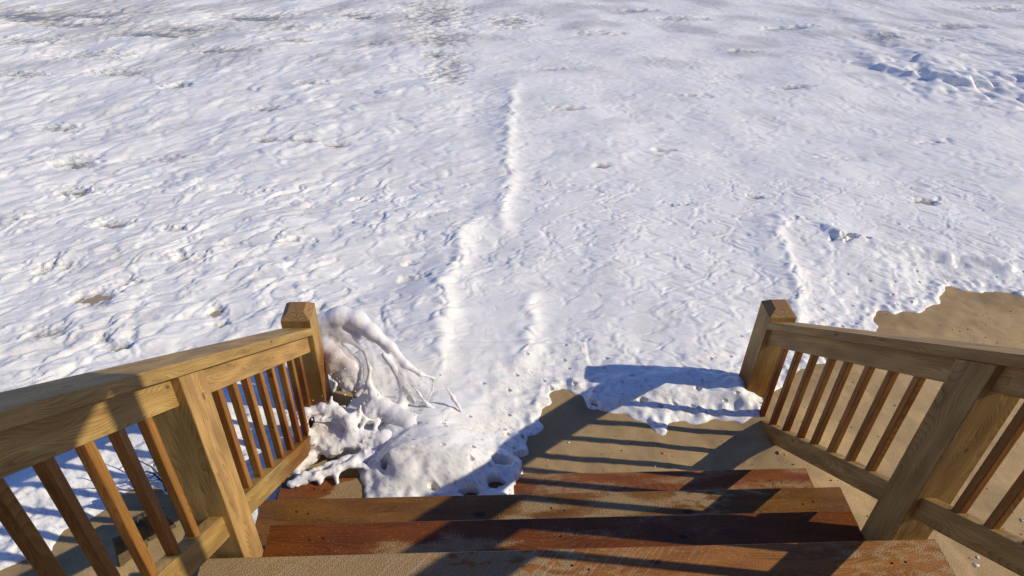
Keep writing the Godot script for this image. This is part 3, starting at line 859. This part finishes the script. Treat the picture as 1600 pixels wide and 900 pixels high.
	for i in cols + 1:
		var p := i / float(cols) * 6.0 + 0.6
		var k := mini(int(p), 6)
		var w := p - k
		var a := Vector3(top[k * 4], top[k * 4 + 1], top[k * 4 + 2]).lerp(Vector3(top[k * 4 + 4], top[k * 4 + 5], top[k * 4 + 6]), w)
		var b: Vector3 = (low[k] as Vector3).lerp(low[k + 1], w)
		for j in rows + 1:
			var t2 := j / float(rows)
			var q := a.lerp(b, t2) + Vector3(0.02, 0.035, 0.03) * sin(t2 * PI) + Vector3(0, 0, 0.010) * rough.get_noise_2d(p * 0.06, t2 * 0.12)
			var al := clampf(0.28 + 0.45 * smoothstep(0.25, 0.0, absf(p - 3.7 + 0.5 * t2)) + 0.30 * absf(rough.get_noise_2d(p * 0.09 + 5.0, t2 * 0.15)) + 0.3 * pow(absf(t2 - 0.5) * 2.0, 10.0), 0.0, 0.6)
			fs.add(q, Vector3(0.3, 0.5, 0.8).normalized(), Vector2(p, t2), Color(0.9, 0.88, 0.85, al))
	for i in cols:
		for j in rows:
			var a := i * (rows + 1) + j
			fs.quad(a, a + 1, a + rows + 2, a + rows + 1)
	for k in fs.v.size():
		var i := k / (rows + 1)
		var j := k % (rows + 1)
		var dx := fs.v[mini(i + 1, cols) * (rows + 1) + j] - fs.v[maxi(i - 1, 0) * (rows + 1) + j]
		var dz := fs.v[i * (rows + 1) + mini(j + 1, rows)] - fs.v[i * (rows + 1) + maxi(j - 1, 0)]
		var nn := dx.cross(dz).normalized()
		fs.n[k] = nn if nn.y > 0.0 else -nn
	var o2 := MeshInstance3D.new()
	o2.mesh = fs.commit(ArrayMesh.new(), M.film)
	put(o2, "water_film", t)
	# droplets
	var ds := Soup.new()
	for k in 70:
		var c := Vector3(rng.randf_range(-1.2, -0.4), rng.randf_range(0.14, 0.34), rng.randf_range(-0.3, 0.3))
		if c.x > -0.8:
			c.y -= 0.08
		drop_shape(ds, c, rng.randf_range(0.0018, 0.005))
	var o3 := MeshInstance3D.new()
	o3.mesh = ds.commit(ArrayMesh.new(), M.foam)
	o3.set_meta("kind", "stuff")
	put(o3, "droplets", t)

func drop_shape(s: Soup, c: Vector3, r: float) -> void:
	var rings := 4
	var segs := 6
	var ids := []
	for j in rings + 1:
		for i in segs:
			var th := PI * j / rings
			var ph := TAU * i / segs
			var n := Vector3(sin(th) * cos(ph), cos(th), sin(th) * sin(ph))
			ids.append(s.add(c + n * r * Vector3(1, 1.25, 1), n, Vector2.ZERO, Color(0.85, 0.85, 0.85)))
	for j in rings:
		for i in segs:
			s.quad(ids[j * segs + i], ids[j * segs + (i + 1) % segs], ids[(j + 1) * segs + (i + 1) % segs], ids[(j + 1) * segs + i])

# ---------------------------------------------------------------- small things on the sand
func shell_mesh(sd: int, long: float, tint: Color) -> ArrayMesh:
	var r := RandomNumberGenerator.new()
	r.seed = sd
	var s := Soup.new()
	var segs := 14
	var rings := 5
	for j in rings + 1:
		for i in segs:
			var ph := TAU * i / segs
			var q := j / float(rings)
			var rib := 1.0 + 0.05 * cos(ph * 7.0) * q
			var rr := q * rib
			var fan := 0.75 + 0.25 * cos(ph)
			s.add(Vector3(cos(ph) * rr * 0.5 * long, (1.0 - q * q) * 0.17 * long * (1.0 + 0.2 * r.randf()), sin(ph) * rr * 0.42 * long * fan), Vector3(cos(ph) * q, 1.1 - q * 0.6, sin(ph) * q).normalized(), Vector2.ZERO, tint * (1.0 - 0.12 * float(j % 2)))
	for j in rings:
		for i in segs:
			s.quad(j * segs + i, j * segs + (i + 1) % segs, (j + 1) * segs + (i + 1) % segs, (j + 1) * segs + i)
	return s.commit(ArrayMesh.new(), M.shell)

func plank_stub(at: Vector3, up: Vector3, face: Vector3, w: float, t: float, h: float, label: String, group: String) -> void:
	# a broken board: jagged at its top
	var s := Soup.new()
	var side := up.cross(face).normalized()
	var cols := 6
	var rows := 6
	var tops := []
	for i in cols + 1:
		tops.append(h * (1.0 - 0.22 * rng.randf() * absf(sin(i * 1.7))))
	for q in 2:
		var d := 1.0 if q == 0 else -1.0
		var base := s.v.size()
		for i in cols + 1:
			for j in rows + 1:
				var p: Vector3 = at + side * w * (i / float(cols) - 0.5) + up * (-0.15 + (tops[i] + 0.15) * j / float(rows)) + face * (d * t * 0.5)
				s.add(p, face * d, Vector2((j * 0.06) + 0.1, 0.02 + 0.12 * i / cols), Color(1, 1, 1))
		for i in cols:
			for j in rows:
				var a := base + i * (rows + 1) + j
				s.quad(a, a + 1, a + rows + 2, a + rows + 1)
	var nn := (cols + 1) * (rows + 1)
	for i in cols:   # broken top
		var a := s.add(s.v[i * (rows + 1) + rows], up, Vector2(0.1, 0.1))
		var b := s.add(s.v[(i + 1) * (rows + 1) + rows], up, Vector2(0.1, 0.12))
		var c := s.add(s.v[nn + (i + 1) * (rows + 1) + rows], up, Vector2(0.12, 0.12))
		var d := s.add(s.v[nn + i * (rows + 1) + rows], up, Vector2(0.12, 0.1))
		s.quad(a, b, c, d)
	for i in [0, cols]:   # edges
		var sd: Vector3 = side * (-1.0 if i == 0 else 1.0)
		for j in rows:
			var a := s.add(s.v[i * (rows + 1) + j], sd, Vector2(0.1, 0.1))
			var b := s.add(s.v[i * (rows + 1) + j + 1], sd, Vector2(0.16, 0.1))
			var c := s.add(s.v[nn + i * (rows + 1) + j + 1], sd, Vector2(0.16, 0.12))
			var d := s.add(s.v[nn + i * (rows + 1) + j], sd, Vector2(0.1, 0.12))
			s.quad(a, b, c, d)
	var o := MeshInstance3D.new()
	o.mesh = s.commit(ArrayMesh.new(), M.grey_wood)
	put(o, "broken_board")
	tag(o, label, "board", group)

func tube(s: Soup, pts: Array, r0: float, r1: float, col: Color) -> void:
	var segs := 6
	var base := s.v.size()
	for k in pts.size():
		var d: Vector3 = (pts[mini(k + 1, pts.size() - 1)] - pts[maxi(k - 1, 0)]).normalized()
		var a := d.cross(Vector3(0.3, 0.2, 0.9)).normalized()
		var b := d.cross(a)
		for i in segs:
			var ph := TAU * i / segs
			var n := a * cos(ph) + b * sin(ph)
			s.add(pts[k] + n * lerpf(r0, r1, k / float(pts.size() - 1)), n, Vector2.ZERO, col)
	for k in pts.size() - 1:
		for i in segs:
			s.quad(base + k * segs + i, base + k * segs + (i + 1) % segs, base + (k + 1) * segs + (i + 1) % segs, base + (k + 1) * segs + i)

# ---------------------------------------------------------------- the place
func _ready() -> void:
	rng.seed = 4711
	# camera
	var cam := Camera3D.new()
	var pitch := deg_to_rad(37.98372)
	var yaw := deg_to_rad(-3.7238)
	var roll := deg_to_rad(1.83228)
	var fw := Vector3(-sin(yaw) * cos(pitch), -sin(pitch), -cos(yaw) * cos(pitch))
	var rt := Vector3(cos(yaw), 0, -sin(yaw))
	var up := rt.cross(fw)
	cam.transform = Transform3D(Basis(rt * cos(roll) + up * sin(roll), up * cos(roll) - rt * sin(roll), -fw), Vector3(-0.35065, 2.9383, 2.5762))
	cam.fov = 43.563
	cam.near = 0.05
	cam.far = 6000.0
	put(cam, "camera")
	# sky
	var sky_mat := ProceduralSkyMaterial.new()
	sky_mat.sky_top_color = Color(0.25, 0.37, 0.63)
	sky_mat.sky_horizon_color = Color(0.66, 0.74, 0.84)
	sky_mat.sky_curve = 0.12
	sky_mat.ground_horizon_color = Color(0.60, 0.70, 0.84)
	sky_mat.ground_bottom_color = Color(0.30, 0.33, 0.36)
	sky_mat.sky_energy_multiplier = 1.0
	var sky := Sky.new()
	sky.sky_material = sky_mat
	var env := Environment.new()
	env.background_mode = Environment.BG_SKY
	env.sky = sky
	env.background_energy_multiplier = 1.2
	env.tonemap_mode = Environment.TONE_MAPPER_LINEAR
	env.tonemap_exposure = 1.0
	env.sdfgi_enabled = true
	env.ssao_enabled = true
	env.ssil_enabled = true
	var we := WorldEnvironment.new()
	we.environment = env
	put(we, "world_environment")
	# sun: from the right, a little from behind, about 34 degrees up
	var sun := DirectionalLight3D.new()
	sun.look_at_from_position(Vector3.ZERO, Vector3(-1.0, -0.67, -0.14))
	sun.light_energy = 1.3
	sun.light_color = Color(1.0, 0.95, 0.87)
	sun.light_angular_distance = 0.5
	sun.shadow_enabled = true
	put(sun, "sun")

	# materials
	var t0 := Time.get_ticks_msec()
	wood_texture()
	M.pine = wood_material(Color(1, 1, 1), 0.62)
	M.rail = wood_material(Color(1.0, 0.99, 0.97), 0.6)
	M.baluster = wood_material(Color(0.90, 0.76, 0.64), 0.55)
	M.grey_wood = wood_material(Color(0.62, 0.66, 0.78), 0.85)
	M.grey_wood.vertex_color_use_as_albedo = false
	M.end_grain = StandardMaterial3D.new()
	M.end_grain.albedo_texture = end_grain_texture()
	M.end_grain.roughness = 0.75
	M.end_grain.vertex_color_use_as_albedo = true
	M.foam = triplanar(StandardMaterial3D.new(), 3.0)
	M.foam.albedo_color = Color(1, 1, 1)
	M.foam.vertex_color_use_as_albedo = true
	M.foam.roughness = 0.42
	M.foam.metallic_specular = 0.4
	M.foam.subsurf_scatter_enabled = true
	M.foam.subsurf_scatter_strength = 0.18
	M.foam.normal_enabled = true
	M.foam.normal_texture = noise_map(0.045, FastNoiseLite.TYPE_CELLULAR, 61, 512, [], 3.0)
	M.foam.normal_scale = 0.20
	M.foam.albedo_texture = noise_map(0.06, FastNoiseLite.TYPE_CELLULAR, 63, 512, [Color(1, 1, 1), Color(0.97, 0.97, 0.97), Color(0.93, 0.93, 0.93), Color(0.84, 0.84, 0.84)])
	M.film = StandardMaterial3D.new()
	M.film.albedo_color = Color(1, 1, 1, 1)
	M.film.transparency = BaseMaterial3D.TRANSPARENCY_ALPHA
	M.film.vertex_color_use_as_albedo = true
	M.film.roughness = 0.27
	M.film.metallic_specular = 0.7
	M.film.cull_mode = BaseMaterial3D.CULL_DISABLED
	M.water = triplanar(StandardMaterial3D.new(), 0.9)
	M.water.albedo_color = Color(1, 1, 1)
	M.water.vertex_color_use_as_albedo = true
	M.water.roughness = 0.12
	M.water.normal_enabled = true
	M.water.normal_texture = noise_map(0.012, FastNoiseLite.TYPE_SIMPLEX, 65, 512, [], 5.0)
	M.water.normal_scale = 0.5
	M.sand = triplanar(StandardMaterial3D.new(), 1.25)
	M.sand.albedo_texture = noise_map(0.14, FastNoiseLite.TYPE_SIMPLEX, 71, 1024, [Color(0.05, 0.032, 0.010), Color(0.35, 0.238, 0.09), Color(0.56, 0.378, 0.168), Color(0.63, 0.435, 0.205), Color(0.72, 0.58, 0.32)])
	M.sand.roughness = 0.9
	M.sand.vertex_color_use_as_albedo = true
	M.sand.normal_enabled = true
	M.sand.normal_texture = noise_map(0.16, FastNoiseLite.TYPE_SIMPLEX, 73, 1024, [], 4.0)
	M.sand.normal_scale = 1.1
	M.shell = StandardMaterial3D.new()
	M.shell.vertex_color_use_as_albedo = true
	M.shell.roughness = 0.45
	M.screw = StandardMaterial3D.new()
	M.screw.albedo_color = Color(0.16, 0.14, 0.13)
	M.screw.metallic = 0.6
	M.screw.roughness = 0.45
	M.stem = StandardMaterial3D.new()
	M.stem.vertex_color_use_as_albedo = true
	M.stem.roughness = 0.9
	print("wood ", Time.get_ticks_msec() - t0)

	# the beach
	build_sdf()
	sort_gaps()
	var none := func(_x: float, _z: float, _h: float) -> bool: return false
	var sand_mesh := ArrayMesh.new()
	sheet(axis(-3.4, 4.2, 0.02, -3000.0, 3000.0, 1.14), axis(-1.4, 1.5, 0.02, -60.0, 3000.0, 1.14), sand_height, false, none, sand_mesh, M.sand)
	var sand := MeshInstance3D.new()
	sand.mesh = sand_mesh
	put(sand, "sand")
	structure(sand, "tan beach sand running down to the sea under the stairs")
	# the sea
	var water_at := func(x: float, z: float) -> float:
		var d := shore(x, z)
		var b := lerpf(sand_height(x, z), maxf(water_level(x, z), sand_height(x, z)), smoothstep(0.0, 0.8, d))
		var xc := clampf(x, -7.0, 7.0)
		var big := n_base.get_noise_2d(x, (z + 0.20 * xc - 0.065 * xc * xc) * 1.3)
		b += (SOAK + 0.030 * big) * smoothstep(0.3, 0.8, d)
		return b - 0.003 - 0.25 * maxf(0.0, 0.12 - d)
	var water_mesh := ArrayMesh.new()
	wet_sheet = true
	sheet(axis(-6.0, 7.0, 0.05, -3000.0, 3000.0, 1.2), axis(-8.0, 1.2, 0.05, -4000.0, 1.5, 1.2), water_at, false, func(x: float, z: float, _h: float) -> bool: return shore(x, z) < 0.0, water_mesh, M.water)
	wet_sheet = false
	var water := MeshInstance3D.new()
	water.mesh = water_mesh
	put(water, "sea_water")
	structure(water, "murky grey-brown shallow sea under the foam")
	t0 = Time.get_ticks_msec()
	var gone := func(x: float, z: float, h: float) -> bool: return h < sand_height(x, z) - 0.03
	var foam_mesh := ArrayMesh.new()
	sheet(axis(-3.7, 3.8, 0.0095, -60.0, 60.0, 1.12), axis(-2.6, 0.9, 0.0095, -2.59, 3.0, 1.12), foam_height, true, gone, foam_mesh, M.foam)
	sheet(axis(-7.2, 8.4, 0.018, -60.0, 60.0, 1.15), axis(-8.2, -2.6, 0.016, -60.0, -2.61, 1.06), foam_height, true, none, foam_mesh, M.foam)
	var foam := MeshInstance3D.new()
	foam.mesh = foam_mesh
	put(foam, "sea_foam")
	structure(foam, "thick white sea foam covering the water and washing up the sand")
	print("foam ", Time.get_ticks_msec() - t0)

	# the stairs
	var st := Node3D.new()
	put(st, "beach_stairs")
	tag(st, "wide wooden stair of wet reddish treads going down into the foam", "stairs")
	for k in 8:
		var s := Soup.new()
		var ends := Soup.new()
		var z0 := TREAD_Z + k * RUN
		var y0 := TREAD_Y + k * RISE
		var depth := RUN + 0.025
		var x0 := -RAIL_X - POST + 0.012
		var x1 := RAIL_X + POST - 0.012
		# notched round the middle posts
		if k == 2 or k == 7:
			x0 = -RAIL_X + 0.003
			x1 = RAIL_X - 0.003
		board_flat(s, Vector3(x0, y0, z0), x1 - x0, 0.042, depth, 0.007)
		var o := MeshInstance3D.new()
		o.mesh = s.commit(ArrayMesh.new(), tread_material(k))
		put(o, "tread", st)
		if k < 4:
			for sx: float in [x0 + 0.16, x0 + 0.21, -0.03, 0.025, x1 - 0.2, x1 - 0.15]:
				var sc := MeshInstance3D.new()
				var cy := CylinderMesh.new()
				cy.top_radius = 0.0034
				cy.bottom_radius = 0.0037
				cy.height = 0.004
				cy.radial_segments = 10
				cy.rings = 0
				cy.material = M.screw
				sc.mesh = cy
				sc.position = Vector3(sx, y0 + 0.0006, z0 + 0.075 + rng.randf_range(-0.02, 0.02))
				put(sc, "screw", o)
	for x: float in [-1.05, 0.0, 1.05]:
		var s := Soup.new()
		var ends := Soup.new()
		timber(s, ends, Vector3(x, TREAD_Y - 0.20, TREAD_Z + 0.06), Vector3(0, RISE, RUN) * 8.2, Vector3.RIGHT, Vector3.UP, 0.02, 0.09, 0.003, 0.2)
		var mesh := ArrayMesh.new()
		s.commit(mesh, M.pine)
		ends.commit(mesh, M.end_grain)
		var o := MeshInstance3D.new()
		o.mesh = mesh
		put(o, "stringer", st)

	# the railings
	railing(-1.0, -0.0946, 1.1634, 0.5651, [0.053, 0.170, 0.290, 0.416, 0.540, 0.664, 0.782, 0.899], [1.303, 1.417, 1.53, 1.647, 1.765, 1.885, 2.005, 2.125, 2.245], "left railing of the stair, its end post struck by the foam splash")
	railing(1.0, -0.1492, 1.148, 0.5221, [0.0, 0.124, 0.252, 0.380, 0.488, 0.613, 0.736, 0.861], [1.268, 1.385, 1.505, 1.625, 1.745, 1.865, 1.985, 2.105, 2.225], "right railing of the stair, standing over bare sand and casting barred shadows")

	splash()

	# a board screen on posts beside the upper steps, outside the picture: it shades the near end of the left railing
	var scr := Node3D.new()
	scr.position = Vector3(1.75, 0, 0)
	put(scr, "board_screen")
	tag(scr, "upright board screen beside the top of the right railing", "screen")
	for z: float in [1.79, 2.04, 2.17, 2.30, 2.43, 2.56, 2.69, 2.82, 2.95, 3.08, 3.21, 3.34]:
		timber_part("board", scr, M.pine, Vector3(0, 2.05, z), Vector3(0, 1.665, 0), Vector3.RIGHT, Vector3.BACK, 0.012, 0.060, 0.003)
	timber_part("top_rail", scr, M.pine, Vector3(0, 3.87, 1.72), Vector3(0, 0, 1.7), Vector3.RIGHT, Vector3.UP, 0.02, 0.15, 0.003)
	timber_part("bottom_rail", scr, M.pine, Vector3(0.034, 2.2, 1.72), Vector3(0, 0, 1.7), Vector3.RIGHT, Vector3.UP, 0.02, 0.045, 0.003)
	for z: float in [2.17, 3.3]:
		timber_part("post", scr, M.pine, Vector3(0.125, -0.5, z), Vector3(0, 4.4, 0), Vector3.RIGHT, Vector3.BACK, 0.07, 0.07, 0.004)

	# shells, pebbles and rubbish on the sand
	var spots := [[1.90, 0.88, 0.035, "white shell on the sand below the right railing, nearest the corner of the photo"], [2.44, 0.06, 0.02, "tiny pale shell on open sand far right of the railing"], [2.16, -0.02, 0.02, "pale shell fragment between the right balusters, upper one"], [1.34, 0.30, 0.03, "pale pinkish shell at the foot of the right balusters"], [0.55, 0.30, 0.02, "white shell just beyond the lowest tread, right of centre"], [0.13, 0.13, 0.018, "white shell on shaded sand beside the foam edge"], [0.61, 0.22, 0.02, "orange shell chip between two baluster shadows on the sand"], [2.25, 0.66, 0.022, "grey pebble-like shell under the right railing's second bay"], [2.02, 0.72, 0.02, "white shell sliver under the right railing's second bay"], [1.19, 0.26, 0.028, "orange-brown shell beside the right end of the lowest tread"], [1.93, 0.84, 0.022, "small shell touching the large white one at the lower right"], [2.6, -0.4, 0.018, "lone pale shell on the sand above the right handrail"]]
	for k in spots.size():
		var q: Array = spots[k]
		var o := MeshInstance3D.new()
		var tint := Color(0.70, 0.65, 0.58)
		if "orange" in q[3]:
			tint = Color(0.5, 0.19, 0.07)
		elif "pink" in q[3]:
			tint = Color(0.6, 0.45, 0.38)
		elif "grey" in q[3]:
			tint = Color(0.42, 0.38, 0.33)
		o.mesh = shell_mesh(100 + k, q[2], tint)
		o.position = Vector3(q[0], sand_height(q[0], q[1]) + 0.001, q[1])
		o.rotation = Vector3(rng.randf_range(-0.2, 0.2), rng.randf() * TAU, rng.randf_range(-0.2, 0.2))
		put(o, "seashell")
		tag(o, q[3], "shell", "shells lying on the sand")
	var grit := Soup.new()
	for k in 2600:
		var x := rng.randf_range(-2.4, 3.6)
		var z := rng.randf_range(-1.2, 1.3)
		if shore(x, z) > -0.03 or (absf(x) < 1.3 and z > 0.36):
			continue
		var r := 0.0011 + 0.0034 * pow(rng.randf(), 2.5)
		var col := Color(0.08, 0.055, 0.035) if rng.randf() < 0.6 else Color(0.55, 0.48, 0.38)
		var base := grit.v.size()
		drop_shape(grit, Vector3(x, sand_height(x, z) + r * 0.3, z), r)
		for i in range(base, grit.v.size()):
			grit.c[i] = col
	var gm := MeshInstance3D.new()
	gm.mesh = grit.commit(ArrayMesh.new(), M.shell)
	gm.set_meta("kind", "stuff")
	put(gm, "shell_grit")
	tag(gm, "dark and pale specks of shell grit scattered over the sand", "grit")

	plank_stub(Vector3(-1.86, 0.0, 0.74), Vector3(0.12, 1, -0.1).normalized(), Vector3(0.75, 0.0, 0.6).normalized(), 0.13, 0.022, 0.19, "grey broken board sticking out of the sand, nearest under the left railing", "broken boards under the left railing")
	plank_stub(Vector3(-1.76, 0.0, 0.62), Vector3(-0.2, 1, 0.15).normalized(), Vector3(0.6, 0.1, 0.8).normalized(), 0.11, 0.022, 0.22, "dark grey broken board leaning in the shade behind the nearest one", "broken boards under the left railing")
	plank_stub(Vector3(-1.72, 0.0, 0.46), Vector3(0.1, 1, 0.1).normalized(), Vector3(0.9, 0.0, 0.4).normalized(), 0.10, 0.022, 0.34, "tall grey broken board standing beside the dry dark stalks", "broken boards under the left railing")
	var plant := Node3D.new()
	plant.position = Vector3(-1.80, 0.0, 0.36)
	put(plant, "dead_plant")
	tag(plant, "dead plant of dark dry stalks behind the left railing", "plant")
	for k in 9:
		var s := Soup.new()
		var a := rng.randf() * TAU
		var lean := rng.randf_range(0.02, 0.12)
		var hh := rng.randf_range(0.16, 0.36)
		var p := Vector3(rng.randf_range(-0.04, 0.04), -0.05, rng.randf_range(-0.05, 0.05))
		var pts := []
		for j in 6:
			var t := j / 5.0
			pts.append(p + Vector3(cos(a) * lean * t * t, (hh + 0.05) * t, sin(a) * lean * t * t) + Vector3(rng.randf_range(-1, 1), 0, rng.randf_range(-1, 1)) * 0.006)
		tube(s, pts, 0.007, 0.002, Color(0.03, 0.027, 0.022))
		for tw in 3:
			var q: Vector3 = pts[2 + tw]
			var d := Vector3(rng.randf_range(-1, 1), rng.randf_range(0.1, 0.7), rng.randf_range(-1, 1)).normalized()
			tube(s, [q, q + d * 0.03, q + d * 0.055 + Vector3(0, 0.01, 0)], 0.003, 0.0012, Color(0.03, 0.027, 0.022))
		var o := MeshInstance3D.new()
		o.mesh = s.commit(ArrayMesh.new(), M.stem)
		put(o, "stalk", plant)
	print("all ", Time.get_ticks_msec() - t0)

# A tread: its upper far corner at the given height, drawn along x, rounded at both long edges, with the picture laid on its top.
func board_flat(s: Soup, at: Vector3, length: float, thick: float, depth: float, r: float) -> void:
	var prof := []   # y, z, normal y, normal z, v
	for j in 4:
		var th := j / 3.0 * PI / 2
		prof.append([-r + r * sin(th), r - r * cos(th), sin(th), -cos(th), 0.0])
	for j in 4:
		var th := j / 3.0 * PI / 2
		prof.append([-r + r * cos(th), depth - r + r * sin(th), cos(th), sin(th), 0.0])
	prof.append([-thick, depth, 0.0, 1.0, 0.0])
	prof.append([-thick, depth, -1.0, 0.0, 0.0])
	prof.append([-thick, 0.0, -1.0, 0.0, 0.0])
	prof.append([-thick, 0.0, 0.0, -1.0, 0.0])
	var steps := 24
	var cnt := prof.size()
	for k in steps + 1:
		var t := k / float(steps)
		for f in cnt + 1:
			var p: Array = prof[f % cnt]
			var v: float = clampf(p[1] / 0.29, 0.01, 0.99)
			if p[0] < -r:
				v = 0.03
			s.add(at + Vector3(length * t, p[0], p[1]), Vector3(0, p[2], p[3]), Vector2((length * t + 0.02) / 2.56, v))
	for k in steps:
		for f in cnt:
			var a := k * (cnt + 1) + f
			if f == 8 or f == 10:
				continue
			s.quad(a, a + 1, a + cnt + 2, a + cnt + 1)
	for q in 2:
		var x := at + Vector3(length * q, 0, 0)
		var nn := Vector3(q * 2.0 - 1.0, 0, 0)
		var c := s.add(x + Vector3(0, -thick / 2, depth / 2), nn, Vector2(0.02, 0.5))
		var ids := []
		for f in cnt:
			ids.append(s.add(x + Vector3(0, prof[f][0], prof[f][1]), nn, Vector2(0.02 + prof[f][0] * 0.2, clampf(prof[f][1] / 0.29, 0.02, 0.98))))
		for f in cnt:
			s.tri(c, ids[f], ids[(f + 1) % cnt])
